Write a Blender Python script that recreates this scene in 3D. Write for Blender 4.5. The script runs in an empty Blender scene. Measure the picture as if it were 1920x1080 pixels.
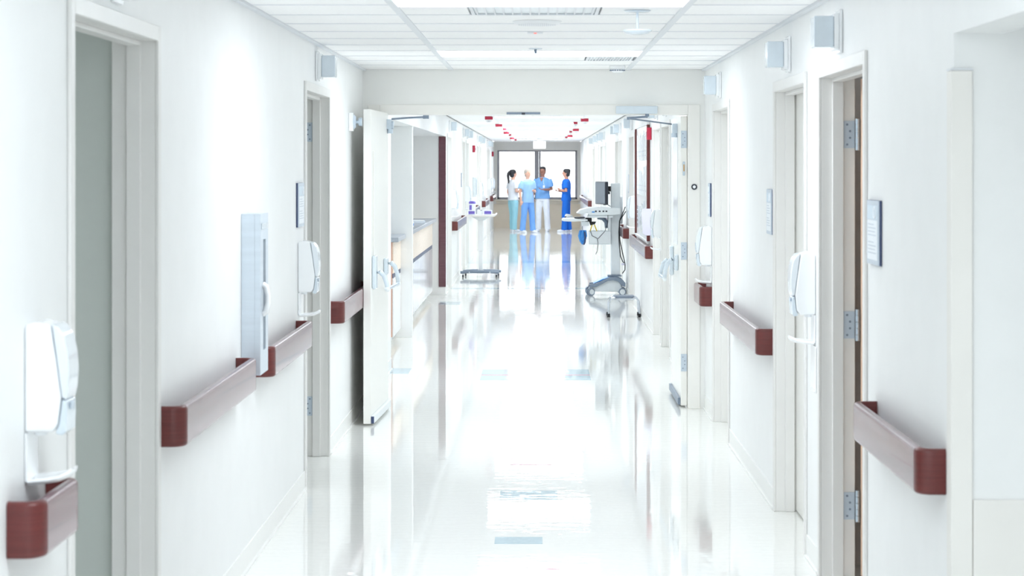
import bpy, bmesh, math, random
from mathutils import Vector, Matrix, Euler
random.seed(7)
S = bpy.context.scene
C = S.collection
PI = math.pi
# ------------------------------------------------------------------ camera
F = 4060.0                       # focal length in pixels of the 1920 px frame
EYE = 1.726
cd = bpy.data.cameras.new('camera'); cam = bpy.data.objects.new('camera', cd); C.objects.link(cam)
cam.location = (0, 0, EYE); cam.rotation_euler = (PI/2, 0, 0)
cd.sensor_width = 36; cd.lens = 36*F/1920
cd.shift_x = -(1009-960)/1920; cd.shift_y = (312-540)/1920
cd.clip_start = .1; cd.clip_end = 300
cd.dof.use_dof = True; cd.dof.focus_distance = 18; cd.dof.aperture_fstop = 8
S.camera = cam
# ------------------------------------------------------------------ world, exposure
w = bpy.data.worlds.new('overcast_sky'); S.world = w; w.use_nodes = True
w.node_tree.nodes['Background'].inputs[0].default_value = (.93, .97, 1, 1)
w.node_tree.nodes['Background'].inputs[1].default_value = 2.6
S.view_settings.view_transform = 'Standard'; S.view_settings.look = 'None'
S.view_settings.exposure = 0.23; S.view_settings.gamma = 1; S.view_settings.use_curve_mapping = False
S.cycles.max_bounces = 13; S.cycles.diffuse_bounces = 12; S.cycles.glossy_bounces = 4; S.cycles.caustics_reflective = False; S.cycles.caustics_refractive = False
S.cycles.use_adaptive_sampling = True; S.cycles.adaptive_threshold = .12; S.cycles.adaptive_min_samples = 16; S.cycles.use_denoising = True; S.cycles.transparent_max_bounces = 12
PANEL = 10.0                     # emission of the corridor's ceiling light panels
# ------------------------------------------------------------------ materials
def lin(c): return tuple(((v/255+.055)/1.055)**2.4 if v/255 > .04045 else v/255/12.92 for v in c)
def mat(name, rgb, rough=.5, metal=0, var=.0, scale=(20, 20, 20), bump=0, bscale=None, coat=0, spec=.5, emit=0, alpha=1, trans=0, ior=1.5, detail=3):
    m = bpy.data.materials.new(name); m.use_nodes = True
    nt = m.node_tree; b = nt.nodes['Principled BSDF']; L = nt.links
    col = (*lin(rgb), 1)
    b.inputs['Base Color'].default_value = col
    b.inputs['Roughness'].default_value = rough; b.inputs['Metallic'].default_value = metal
    b.inputs['Coat Weight'].default_value = coat; b.inputs['Specular IOR Level'].default_value = spec
    b.inputs['IOR'].default_value = ior
    b.inputs['Transmission Weight'].default_value = trans; b.inputs['Alpha'].default_value = alpha
    if coat: b.inputs['Coat Roughness'].default_value = .06
    if emit:
        b.inputs['Emission Color'].default_value = col; b.inputs['Emission Strength'].default_value = emit
    tc = nt.nodes.new('ShaderNodeTexCoord')
    def noise(sc):
        mp = nt.nodes.new('ShaderNodeMapping'); mp.inputs['Scale'].default_value = sc
        L.new(tc.outputs['Object'], mp.inputs[0])
        n = nt.nodes.new('ShaderNodeTexNoise'); n.inputs['Scale'].default_value = 1; n.inputs['Detail'].default_value = detail
        L.new(mp.outputs[0], n.inputs[0]); return n
    if var:
        n = noise(scale); r = nt.nodes.new('ShaderNodeValToRGB')
        r.color_ramp.elements[0].position = .3; r.color_ramp.elements[1].position = .7
        r.color_ramp.elements[0].color = (*[v*(1-var) for v in col[:3]], 1)
        r.color_ramp.elements[1].color = (*[min(1, v*(1+var)) for v in col[:3]], 1)
        L.new(n.outputs[0], r.inputs[0]); L.new(r.outputs[0], b.inputs['Base Color'])
    if bump:
        n = noise(bscale or scale); bn = nt.nodes.new('ShaderNodeBump'); bn.inputs['Strength'].default_value = 1; bn.inputs['Distance'].default_value = bump
        L.new(n.outputs[0], bn.inputs['Height']); L.new(bn.outputs[0], b.inputs['Normal'])
        if coat: L.new(bn.outputs[0], b.inputs['Coat Normal'])
    return m
M = {}
M['wall'] = mat('painted_wall', (241, 242, 242), .45, var=.012, scale=(6, 6, 6), bump=.0004, bscale=(60, 60, 60))
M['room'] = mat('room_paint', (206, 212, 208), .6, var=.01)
M['beige'] = mat('beige_paint', (240, 238, 234), .5, var=.015, scale=(4, 4, 4))
M['header'] = mat('header_paint', (240, 240, 238), .5, var=.01, scale=(4, 4, 4))
M['tan'] = mat('tan_paint', (240, 228, 210), .5, var=.02, scale=(4, 4, 4))
M['frame'] = mat('steel_frame_paint', (232, 231, 229), .35, var=.012, scale=(8, 8, 8))
M['leaf'] = mat('door_leaf_paint', (240, 239, 235), .3, var=.01, scale=(3, 3, 3))
M['wood_leaf'] = mat('maple_door', (240, 206, 180), .4, var=.08, scale=(30, 30, 2))
M['base'] = mat('vinyl_cove_base', (240, 240, 238), .4, var=.01)
M['floor'] = mat('polished_vinyl_floor', (240, 240, 237), .025, var=.02, scale=(40, 40, 40), bump=.0005, bscale=(6, 17, 1), spec=.42, coat=.0, detail=2)
M['inlay_blue'] = mat('blue_vinyl_tile', (176, 201, 213), .025, var=.05, scale=(40, 40, 40), bump=.0005, bscale=(6, 17, 1), spec=.42, detail=2)
M['inlay_pink'] = mat('pink_vinyl_tile', (222, 172, 186), .025, var=.05, scale=(40, 40, 40), bump=.0005, bscale=(6, 17, 1), spec=.42, detail=2)
M['ceil'] = mat('ceiling_tile', (252, 252, 252), .8, var=.03, scale=(90, 90, 90), bump=.0006, bscale=(150, 150, 150))
M['tee'] = mat('ceiling_grid', (226, 229, 233), .45, var=.01)
M['lamp'] = mat('light_diffuser', (242, 249, 255), .5, emit=PANEL)
M['lampframe'] = mat('light_frame', (240, 242, 244), .4)
M['rail'] = mat('rail_vinyl_wood', (104, 58, 70), .22, var=.14, scale=(6, 6, 160), spec=.6, coat=.3)
M['railcap'] = mat('rail_cap_wood', (102, 44, 42), .34, var=.16, scale=(6, 6, 160), spec=.5)
M['white'] = mat('white_plastic', (244, 246, 248), .18, var=.006)
M['clear'] = mat('smoky_clear_plastic', (228, 235, 241), .08, var=.02, coat=.4)
M['lens'] = mat('lamp_lens', (214, 225, 234), .15, var=.03, coat=.4)
M['grey'] = mat('grey_plastic', (128, 142, 160), .4, var=.03)
M['lgrey'] = mat('pale_grey_plastic', (232, 238, 241), .35, var=.02)
M['dark'] = mat('dark_plastic', (44, 48, 60), .4, var=.05)
M['black'] = mat('black_rubber', (26, 27, 32), .5, var=.05)
M['screen'] = mat('monitor_glass', (112, 124, 138), .2, var=.02)
M['steel'] = mat('brushed_steel', (196, 210, 222), .3, .8, var=.04, scale=(3, 3, 120))
M['alu'] = mat('satin_aluminium', (214, 224, 234), .35, .55, var=.03, scale=(4, 4, 60))
M['chrome'] = mat('chrome', (214, 220, 228), .08, 1, var=.01)
M['bluegrey'] = mat('blue_grey_frame', (198, 210, 222), .35, var=.03)
M['navy'] = mat('navy_edge', (58, 72, 110), .4, var=.03)
M['paper'] = mat('paper', (240, 245, 250), .6, var=.01)
M['paleblue'] = mat('pale_blue_print', (216, 229, 240), .6, var=.01)
M['ink'] = mat('grey_print', (206, 214, 224), .6, var=.02)
M['red'] = mat('alarm_red', (190, 42, 72), .35, var=.03)
M['laminate'] = mat('maple_laminate', (246, 230, 214), .35, var=.05, scale=(5, 5, 60))
M['laminate2'] = mat('rosy_laminate', (222, 178, 160), .4, var=.05, scale=(40, 40, 4))
M['gloss'] = mat('gloss_white_panel', (244, 246, 248), .12, var=.01)
M['stone'] = mat('grey_countertop', (170, 176, 186), .3, var=.12, scale=(120, 120, 120))
M['blue'] = mat('blue_plastic', (70, 150, 225), .35, var=.05)
M['purple'] = mat('purple_print', (120, 104, 200), .4, var=.04)
M['lilac'] = mat('lilac_plastic', (224, 222, 240), .35, var=.02)
M['yellow'] = mat('yellow_strap', (245, 214, 60), .5, var=.04)
M['brass'] = mat('brass', (214, 170, 110), .3, .8, var=.05)
M['mullion'] = mat('window_frame_bronze', (158, 156, 162), .4, .3, var=.04)
M['sill'] = mat('window_sill', (232, 224, 210), .4, var=.02)
M['exit'] = mat('exit_face', (255, 253, 252), .4, emit=1.2)
M['exitred'] = mat('exit_letters', (255, 214, 210), .4, emit=1.0)
M['redled'] = mat('red_indicator', (255, 120, 110), .4, emit=1.0)
def glass_mat():
    m = bpy.data.materials.new('window_glass'); m.use_nodes = True; nt = m.node_tree; nt.nodes.clear()
    o = nt.nodes.new('ShaderNodeOutputMaterial'); x = nt.nodes.new('ShaderNodeMixShader')
    t = nt.nodes.new('ShaderNodeBsdfTransparent'); g = nt.nodes.new('ShaderNodeBsdfGlossy'); g.inputs['Roughness'].default_value = .02
    f = nt.nodes.new('ShaderNodeFresnel'); f.inputs[0].default_value = 1.3
    nt.links.new(f.outputs[0], x.inputs[0]); nt.links.new(t.outputs[0], x.inputs[1]); nt.links.new(g.outputs[0], x.inputs[2]); nt.links.new(x.outputs[0], o.inputs[0])
    return m
M['glass'] = glass_mat()
M['lamp'].cycles.emission_sampling = 'FRONT'
for _m in ('exit','exitred','redled'): M[_m].cycles.emission_sampling = 'NONE'

# ------------------------------------------------------------------ mesh helpers
class MB:
    def __init__(s): s.v = []; s.f = []
    def add(s, vs, fs):
        n = len(s.v); s.v += [tuple(p) for p in vs]; s.f += [tuple(i+n for i in f) for f in fs]; return s
    def box(s, x0, x1, y0, y1, z0, z1):
        x0, x1 = sorted((x0, x1)); y0, y1 = sorted((y0, y1)); z0, z1 = sorted((z0, z1))
        return s.add([(x0,y0,z0),(x1,y0,z0),(x1,y1,z0),(x0,y1,z0),(x0,y0,z1),(x1,y0,z1),(x1,y1,z1),(x0,y1,z1)],
                     [(0,3,2,1),(4,5,6,7),(0,1,5,4),(1,2,6,5),(2,3,7,6),(3,0,4,7)])
    def loft(s, rings, closed=False):
        n = len(rings[0]); vs = [p for r in rings for p in r]; fs = []
        m = len(rings)
        for i in range(m if closed else m-1):
            j = (i+1) % m
            for k in range(n):
                l = (k+1) % n
                fs.append((i*n+k, i*n+l, j*n+l, j*n+k))
        if not closed: fs += [tuple(reversed(range(n))), tuple((m-1)*n+k for k in range(n))]
        return s.add(vs, fs)
    def tube(s, pts, r, n=12, side=(1, .03, .02), closed=False):
        """r: radius, list of radii or list of (ra, rb): ra along `side`."""
        pts = [Vector(p) for p in pts]; N = len(pts); rings = []
        if not isinstance(r, (list, tuple)): r = [r]*N
        for i, p in enumerate(pts):
            a = pts[max(0, i-1)] if not closed else pts[i-1]; b = pts[min(N-1, i+1)] if not closed else pts[(i+1) % N]
            t = (b-a).normalized(); u = Vector(side); u = u - t*u.dot(t)
            if u.length < .05: u = Vector((0, 1, .1)); u = u - t*u.dot(t)
            u.normalize(); q = t.cross(u)
            ra, rb = r[i] if isinstance(r[i], (list, tuple)) else (r[i], r[i])
            rings.append([p+u*ra*math.cos(2*PI*k/n)+q*rb*math.sin(2*PI*k/n) for k in range(n)])
        return s.loft(rings, closed)
    def cyl(s, a, b, r, n=16): return s.tube([a, b], r, n)
    def ext(s, prof, axis, a, b):
        """polygon prof extruded along axis from a to b; prof gives the other two coordinates in xyz order"""
        def P(u, v, w):
            return {'x': (w, u, v), 'y': (u, w, v), 'z': (u, v, w)}[axis]
        n = len(prof); vs = [P(u, v, a) for u, v in prof]+[P(u, v, b) for u, v in prof]
        fs = [tuple(range(n)), tuple(reversed(range(n, 2*n)))]+[(k, (k+1) % n+0, (k+1) % n+n, k+n) for k in range(n)]
        return s.add(vs, fs)
    def ball(s, c, rx, ry, rz, n=16, m=10):
        c = Vector(c)
        rings = [[c+Vector((rx*math.cos(2*PI*k/n)*math.sin(t), ry*math.sin(2*PI*k/n)*math.sin(t), -rz*math.cos(t))) for k in range(n)] for t in [.12+(PI-.24)*i/(m-1) for i in range(m)]]
        return s.loft(rings)
    def build(s, name, m, parent=None, bevel=0, seg=2, ang=40, flip=True, mods=()):
        me = bpy.data.meshes.new(name); me.from_pydata(s.v, [], s.f)
        if flip:
            bm = bmesh.new(); bm.from_mesh(me); bmesh.ops.recalc_face_normals(bm, faces=bm.faces); bm.to_mesh(me); bm.free()
        me.materials.append(M[m] if isinstance(m, str) else m)
        me.shade_smooth()
        if not bevel: me.set_sharp_from_angle(angle=math.radians(ang))
        o = bpy.data.objects.new(name, me); C.objects.link(o)
        if parent: o.parent = parent
        if bevel:
            b = o.modifiers.new('bevel', 'BEVEL'); b.width = bevel; b.segments = seg; b.limit_method = 'ANGLE'; b.angle_limit = math.radians(35); b.harden_normals = True
        return o
def tag(o, label, cat=None, group=None, kind=None):
    o['label'] = label
    if cat: o['category'] = cat
    if group: o['group'] = group
    if kind: o['kind'] = kind
    return o
def thing(name, label, cat, loc=(0, 0, 0), rz=0, group=None):
    o = bpy.data.objects.new(name, None); C.objects.link(o); o.empty_display_size = .05
    o.location = loc; o.rotation_euler = (0, 0, rz)
    return tag(o, label, cat, group)
def struct(o, label=None):
    o['kind'] = 'structure'
    if label: o['label'] = label
    return o
def sempty(name, label, loc=(0, 0, 0), rz=0):
    o = bpy.data.objects.new(name, None); C.objects.link(o); o.location = loc; o.rotation_euler = (0, 0, rz)
    return struct(o, label)
def copy_tree(o, parent=None):
    c = o.copy(); C.objects.link(c); c.parent = parent
    for ch in [x for x in bpy.data.objects if x.parent == o]: copy_tree(ch, c)
    return c
ORD = ['first', 'second', 'third', 'fourth', 'fifth', 'sixth', 'seventh', 'eighth', 'ninth', 'tenth', 'eleventh']

# ------------------------------------------------------------------ dimensions
XL, XR, H = -1.251, 1.19, 2.418
Y0, Y1 = 15.44, 15.59                # the partition with the double doorway
YE, YB = 61.0, -6.0                  # end wall with the window, wall behind the camera
T = .14
# doors: (y0, y1) openings
LD = [(5.80, 7.07), (11.62, 12.89), (29.8, 31.0), (35.5, 36.75), (37.5, 38.75), (43.9, 45.1), (46.3, 47.5), (52.4, 53.6), (54.4, 55.6)]
RD = [(7.87, 9.10), (9.62, 10.83), (13.47, 14.62), (19.5, 20.72), (21.0, 22.2), (26.75, 28.0), (30.5, 31.7), (31.95, 33.15), (38.0, 39.25), (39.7, 40.95), (42.4, 43.6), (45.7, 46.9)]
LH, RH = 2.135, 2.097
ALC = (18.4, 29.1)                   # reception alcove in the left wall
NICHE = (2.6, 6.2)                   # niche in the right wall beside the camera
J = .03
# ------------------------------------------------------------------ walls
def wall(side, doors, h, extra):
    x0, x1 = (XL-T, XL) if side < 0 else (XR, XR+T)
    mb = MB(); y = YB
    for a, b, hh in sorted([(a-J, b+J, h+J) for a, b in doors]+extra):
        mb.box(x0, x1, y, a, 0, H); mb.box(x0, x1, a, b, hh, H); y = b
    mb.box(x0, x1, y, YE, 0, H)
    return mb
struct(wall(-1, LD, LH, [(ALC[0], ALC[1], 2.13)]).build('wall_left', 'wall'), 'long pale painted corridor wall with the fire extinguisher cabinet')
struct(wall(1, RD, RH, [(NICHE[0], NICHE[1], 2.107)]).build('wall_right', 'wall'), 'long pale painted corridor wall with the near niche')
# rooms behind the corridor walls
mb = MB()
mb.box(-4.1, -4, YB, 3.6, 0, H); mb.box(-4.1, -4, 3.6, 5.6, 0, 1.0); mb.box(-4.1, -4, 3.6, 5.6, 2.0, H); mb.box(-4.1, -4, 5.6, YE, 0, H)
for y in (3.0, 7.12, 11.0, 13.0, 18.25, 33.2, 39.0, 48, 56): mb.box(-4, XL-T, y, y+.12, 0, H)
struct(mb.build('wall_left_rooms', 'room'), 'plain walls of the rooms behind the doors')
mb = MB(); mb.box(4, 4.1, YB, YE, 0, H)
for y in (2.5, 6.2, 9.4, 11.2, 15, 19.2, 22.6, 28.3, 33.4, 41.3, 47.5, 56): mb.box(XR+T if y > 2.55 else XR, 4, y, y+.12 if y != 2.5 else 2.6, 0, H)
struct(mb.build('wall_right_rooms', 'wall'), 'plain walls of rooms and niche')
mb = MB(); mb.box(XR+.054, 3.99, 6.188, 6.199, 0, .772)
struct(mb.build('trim_1', 'beige'), 'beige wainscot low on the niche wall')
# partition with double doorway
OL, OR, OH = -1.129, 1.069, 2.095
mb = MB(); mb.box(XL, XR, Y0, Y1, OH+.03, H); mb.box(XL, OL-.03, Y0, Y1, 0, OH+.03); mb.box(OR+.03, XR, Y0, Y1, 0, OH+.03)
struct(mb.build('wall_middle', 'header'), 'cross wall above the double doorway')
# end wall with window, back wall
WX0, WX1, WZ0, WZ1 = -1.15, 1.10, .80, 2.18
mb = MB(); mb.box(-4, WX0, YE, YE+.2, 0, H); mb.box(WX1, 4, YE, YE+.2, 0, H); mb.box(WX0, WX1, YE, YE+.2, 0, WZ0); mb.box(WX0, WX1, YE, YE+.2, WZ1, H)
struct(mb.build('wall_end', 'beige'), 'end wall around the big window')
struct(MB().box(XL, XR, YE-.012, YE-.001, 0, WZ0-.135).build('wall_end_lower', 'tan'), 'tan lower end wall below the big window')
mb = MB(); mb.box(-4, 4, YB-.2, YB, 0, H); struct(mb.build('wall_back', 'wall'))
# window in the end wall
wn = sempty('window_1', 'wide two pane window at the corridor end', (0, YE, 0))
mb = MB(); fr = .06
mb.box(WX0, WX0+fr, .0, .1, WZ0, WZ1); mb.box(WX1-fr, WX1, .0, .1, WZ0, WZ1); mb.box(WX0, WX1, .0, .1, WZ0, WZ0+fr); mb.box(WX0, WX1, .0, .1, WZ1-.04, WZ1)
mb.build('window_frame', 'mullion', wn, .006)
MB().box(-.10, .015, -.02, .1, WZ0+fr, WZ1-.04).build('mullion', 'mullion', wn, .006)
MB().box(.02, .075, .0, .09, WZ0+fr, WZ1-.04).build('mullion', 'mullion', wn, .006)
for a, b in ((WX0+fr, -.10), (.075, WX1-fr)): MB().box(a, b, .045, .051, WZ0+fr, WZ1-.04).build('pane', 'glass', wn)
MB().box(WX0-.06, WX1+.06, -.10, -.002, WZ0-.05, WZ0).build('window_sill', 'sill', wn, .008)
MB().box(WX0-.03, WX1+.03, -.03, -.002, WZ0-.13, WZ0-.052).build('apron', 'sill', wn, .006)
wn2 = sempty('window_2', 'daylight window of the side room', (-4, 0, 0))
mb = MB(); mb.box(-.09, -.01, 3.6, 3.66, 1, 2); mb.box(-.09, -.01, 5.54, 5.6, 1, 2); mb.box(-.09, -.01, 3.66, 5.54, 1, 1.06); mb.box(-.09, -.01, 3.66, 5.54, 1.94, 2)
mb.build('window_frame', 'frame', wn2); MB().box(-.05, -.045, 3.66, 5.54, 1.06, 1.94).build('pane', 'glass', wn2)
# ------------------------------------------------------------------ floor
fl = struct(MB().box(-4.1, 4.1, YB-.2, YE+.2, -.1, 0).build('floor', 'floor'), 'polished white vinyl floor')
def inlay(x0, x1, y0, y1, m): MB().box(x0, x1, y0, y1, 0, .0012).build('tile', m, fl)
for i in range(3):
    a = -.47+i*.30
    inlay(a, a+.297, 17.95, 18.40, 'inlay_blue'); inlay(a, a+.297, 17.5, 17.87, 'inlay_blue'); 
    inlay(a, a+.297, 17.88, 17.94, 'inlay_pink')
inlay(-1.24, -1.08, 18.05, 18.5, 'inlay_blue')
inlay(-.20, .10, 11.22, 11.52, 'inlay_blue')
inlay(-.20, .02, 9.90, 10.08, 'inlay_blue'); inlay(-.16, .14, 12.52, 12.82, 'inlay_pink'); inlay(-.14, .12, 9.0, 9.3, 'inlay_pink')
inlay(-1.24, -.98, 27.1, 27.6, 'inlay_blue')
for i in range(8): inlay(-1.24+i*.303, -1.24+i*.303+.3, 30.5, 30.8, 'inlay_blue')
for i in range(8): inlay(-1.24+i*.303, -1.24+i*.303+.3, 38.6, 39.6, 'inlay_blue')
# ------------------------------------------------------------------ ceiling
ce = struct(MB().box(-4.1, 4.1, YB-.2, YE+.2, H+.03, H+.13).build('ceiling', 'ceil'), 'white tiled ceiling')
TA, TB = (845-1009)/263, (1178-1009)/263     # long tees
TA, TB = -.62, .64
ROW = 14.75
rows = [ROW-.61*k for k in range(20)][::-1]+[Y0]
def tile(x0, x1, y0, y1): MB().box(x0+.006, x1-.006, y0+.004, y1-.004, H, H+.018).build('ceiling_panel', 'ceil', ce)
lampY = [12.92-4.27*k for k in range(-11, 5)][::-1]
lampY = [y for y in lampY if 5 < y < YE-1.5]
lampY = [-4.3, -.1, 3.9]+lampY
LW = .68
for a, b in zip(rows[:-1], rows[1:]):
    if a < 4.3: continue
    tile(XL+.02, TA, a, b); tile(TB, XR-.02, a, b)
    lamp = [y for y in lampY if y-.1 < a < y+LW+.05 and y < Y0]
    if not lamp: tile(TA, TB, a, b)
    else:
        y = lamp[0]
        if b > y+LW+.05: pass
for y in lampY:
    if 5 < y < Y0:
        g = -1 if abs(y-8.65) < .1 else 1
        e = y+1.22
        if g < 0: xs = [(TA, -.305, 0), (-.305, .275, 1), (.275, TB, 0)]
        else: xs = [(TA, .305, 0), (.305, TB-.03, 1)]
        for a, b, vent in xs:
            if not vent: tile(a, b, y+LW, e)
            else:
                t = thing('air_vent', 'grey slotted air vent panel beside the nearest ceiling light' if g < 0 else 'small grey slotted air vent panel by the ceiling light before the doorway', 'vent', (0, 0, H))
                mb = MB(); mb.box(a+.01, b-.01, y+LW+.01, e-.01, .004, .02); mb.build('backing', 'lgrey', t)
                mb = MB(); mb.box(a+.004, b-.004, y+LW+.004, y+LW+.02, -.004, .003); mb.box(a+.004, b-.004, e-.02, e-.004, -.004, .003); mb.box(a+.004, a+.02, y+LW+.02, e-.02, -.004, .003); mb.box(b-.02, b-.004, y+LW+.02, e-.02, -.004, .003)
                mb.build('vent_frame', 'tee', t)
                n = 14
                for k in range(n):
                    xx = a+.03+(b-a-.06)*k/(n-1); MB().box(xx-.004, xx+.004, y+LW+.022, e-.022, -.003, .003).build('slat', 'tee', t)
# far ceiling (rows too thin to tell apart): one slab
MB().box(XL+.02, TA-.006, Y1+.01, YE-.01, H, H+.018).build('ceiling_panel', 'ceil', ce)
MB().box(TB+.006, XR-.02, Y1+.01, YE-.01, H, H+.018).build('ceiling_panel', 'ceil', ce)
fy = Y1+.01
for y in [q for q in lampY if q > Y1]+[YE-.01]:
    MB().box(TA+.006, TB-.006, fy, y-.004, H, H+.018).build('ceiling_panel', 'ceil', ce); fy = y+LW+.004
MB().box(XL+.02, XR-.02, YB, 4.2, H+.02, H+.028).build('ceiling_panel', 'ceil', ce)
for x in (TA, TB):
    MB().box(x-.017, x+.017, YB, Y0-.001, H-.006, H+.01).build('ceiling_tee', 'tee', ce)
    MB().box(x-.017, x+.017, Y1+.001, YE, H-.006, H+.01).build('ceiling_tee', 'lampframe', ce)
for y in rows[:-1]:
    if y < 4.3: continue
    for a, b in ((XL+.02, TA-.018), (TA+.018, TB-.018), (TB+.018, XR-.02)):
        if a > -.7 and b < .7 and any(q+.02 < y < q+1.2 for q in lampY): continue
        MB().box(a, b, y-.006, y+.006, H-.003, H+.01).build('ceiling_tee', 'tee', ce)
mb = MB(); mb.box(XL, XL+.024, YB, Y0, H-.012, H+.01); mb.build('ceiling_edge_trim', 'tee', ce)
mb = MB(); mb.box(XR-.024, XR, YB, Y0, H-.012, H+.01); mb.build('ceiling_edge_trim', 'tee', ce)
# light panels
near = [y for y in lampY if y < Y0]; far = [y for y in lampY if y > Y1]
proto = thing('ceiling_light', 'x', 'light', (0, 0, H), 0, 'recessed ceiling light panels along the corridor')
MB().add([(TA+.02, 0, .001), (TA+.02, LW, .001), (TB-.02, LW, .001), (TB-.02, 0, .001)], [(0, 1, 2, 3)]).build('diffuser', 'lamp', proto, flip=False)
MB().box(TA+.02, TB-.02, .0, LW, .004, .016).build('light_housing', 'lampframe', proto)
for a_, b_ in ((-.012, -.001), (LW+.001, LW+.012)): MB().box(TA+.018, TB-.018, a_, b_, -.004, .014).build('light_frame', 'lampframe', proto)
for i, y in enumerate(lampY):
    o = proto if i == 0 else copy_tree(proto)
    o.location = (0, y, H)
    if y < Y0: k = len(near)-1-near.index(y); o['label'] = 'long white ceiling light panel, '+ORD[k]+' before the double doorway'
    else: o['label'] = 'glowing ceiling light panel, '+ORD[far.index(y)]+' beyond the double doorway'
for yy, lb in ((19.9, 'added unseen light panel on the alcove ceiling above the short reception counter'), (25.2, 'added unseen light panel on the alcove ceiling above the long reception counter')):  # extra panels out of view, added to brighten the reception alcove
    t = thing('ceiling_light', lb, 'light', (-2.5, yy, 2.13))
    MB().add([(-.5, -.12, -.006), (-.5, .12, -.006), (.5, .12, -.006), (.5, -.12, -.006)], [(0, 1, 2, 3)]).build('diffuser', 'lamp', t, flip=False); MB().box(-.5, .5, -.12, .12, -.004, .001).build('light_housing', 'lampframe', t); MB().box(-.52, .52, -.14, -.121, -.008, .001).build('light_frame', 'lampframe', t); MB().box(-.52, .52, .121, .14, -.008, .001).build('light_frame', 'lampframe', t)
# ------------------------------------------------------------------ baseboards
def baseboard(name, side, doors, extra):
    mb = MB(); y = 4.0 if side < 0 else 6.2
    xw = XL if side < 0 else XR; o = -side
    for a, b in sorted([(a-.052, b+.052) for a, b in doors]+extra)+[(YE, YE)]:
        if a > y: mb.box(xw, xw+o*.006, y, a, 0, .10); mb.box(xw+o*.006, xw+o*.016, y, a, 0, .012)
        y = max(y, b)
    return struct(mb.build(name, 'base'))
baseboard('baseboard_left', -1, LD, [(ALC[0], ALC[1]), (Y0-.02, Y1+.02)])
baseboard('baseboard_right', 1, RD, [(Y0-.02, Y1+.02)])
# ------------------------------------------------------------------ doors in the side walls
def hinge(parent, x, y, z, dx):
    """hinge leaf on the jamb facing -y, knuckle on the +dx end"""
    h = MB().box(x, x+dx*.05, y-.004, y, z-.057, z+.057).build('hinge', 'bluegrey', parent)
    mb = MB()
    for k in range(5): mb.cyl((x+dx*.06, y-.012, z-.066+k*.0266), (x+dx*.06, y-.012, z-.041+k*.0266), .009, 10)
    mb.build('knuckle', 'steel', h)
    mb = MB()
    for a, b in ((.018, .042), (.018, -.042), (.03, .014), (.03, -.014)): mb.cyl((x+dx*(a+.0), y-.006, z+b), (x+dx*a, y-.004, z+b), .005, 8)
    mb.build('screw', 'grey', h)['kind'] = 'stuff'
def side_door(n, side, a, b, h, mode, label):
    xw = XL if side < 0 else XR; s = side             # s points into the wall
    d = sempty('door_%d' % n, label, (xw, 0, 0))
    mb = MB(); cw, cp = .05, .012
    for y0, y1 in ((a-cw, a), (b, b+cw)): mb.box(-s*cp, -s*.0005, y0, y1, 0, h+cw)
    mb.box(-s*cp, -s*.0005, a, b, h, h+cw)
    D = T+.002
    for y0, y1 in ((a-J, a), (b, b+J)): mb.box(-s*.0005, s*D, y0, y1, 0, h+J)
    mb.box(-s*.0005, s*D, a, b, h, h+J)
    mb.build('door_frame', 'frame', d, .003, 2)
    for y0, y1, z0 in ((b-.016, b, 0), (a, a+.016, 0), (a+.016, b-.016, h-.016)): MB().box(s*.045, s*.092, y0, y1, z0, h).build('door_stop', 'frame', d, .003, 2)
    if mode == 'closed':
        MB().box(s*.100, s*.138, a+.003, b-.003, .008, h-.003).build('door_leaf', 'leaf', d, .002)
    elif mode == 'wood':
        lf = MB().box(s*.164, s*1.2, b-.05, b-.006, .008, h-.003).build('door_leaf', 'wood_leaf', d, .003)
        for z in (1.86, 1.06, .30): hinge(d, s*.090, b, z, s)
    elif mode == 'open':
        lf = MB().box(s*.172, s*1.3, b-.056, b-.012, .008, h-.003).build('door_leaf', 'leaf', d, .003)
        for z in (1.93, .30): hinge(d, s*.090, b, z, s)
    return d
lmode = ['none', 'open']; rmode = ['wood', 'closed', 'closed']
n = 1
for i, (a, b) in enumerate(LD):
    side_door(n, -1, a, b, LH, lmode[i] if i < 2 else 'closed', 'doorway in the wall with the extinguisher cabinet, %s from the camera' % ORD[i]); n += 1
for i, (a, b) in enumerate(RD):
    side_door(n, 1, a, b, RH, rmode[i] if i < 3 else 'closed', 'doorway in the wall with the near niche, %s from the camera' % (ORD+['twelfth'])[i]); n += 1
# corner guard of the niche, corner guard of reception
def guard(name, pts, z0, z1, m, label, cat):
    t = thing(name, label, cat)
    mb = MB(); mb.ext(pts, 'z', z0, z1); mb.build('cover', m, t, .002)
    mb = MB(); mb.ext([(x, y) for x, y in pts], 'z', z1+.0005, z1+.007); mb.build('end_cap', 'tee' if m != 'rail' else 'railcap', t)
    return t
guard('corner_guard', [(XR-.010, 6.19), (XR+.052, 6.19), (XR+.052, 6.199), (XR-.001, 6.199), (XR-.001, 6.255), (XR-.010, 6.255)], .1, 2.0, 'beige', 'beige corner guard on the niche corner beside the near handrail', 'corner guard')
guard('corner_guard', [(XL-.085, ALC[1]-.012), (XL+.010, ALC[1]-.012), (XL+.010, ALC[1]+.06), (XL+.001, ALC[1]+.06), (XL+.001, ALC[1]-.001), (XL-.085, ALC[1]-.001)], .107, 2.12, 'rail', 'dark red wooden corner guard at the end of the reception alcove', 'corner guard')
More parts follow.
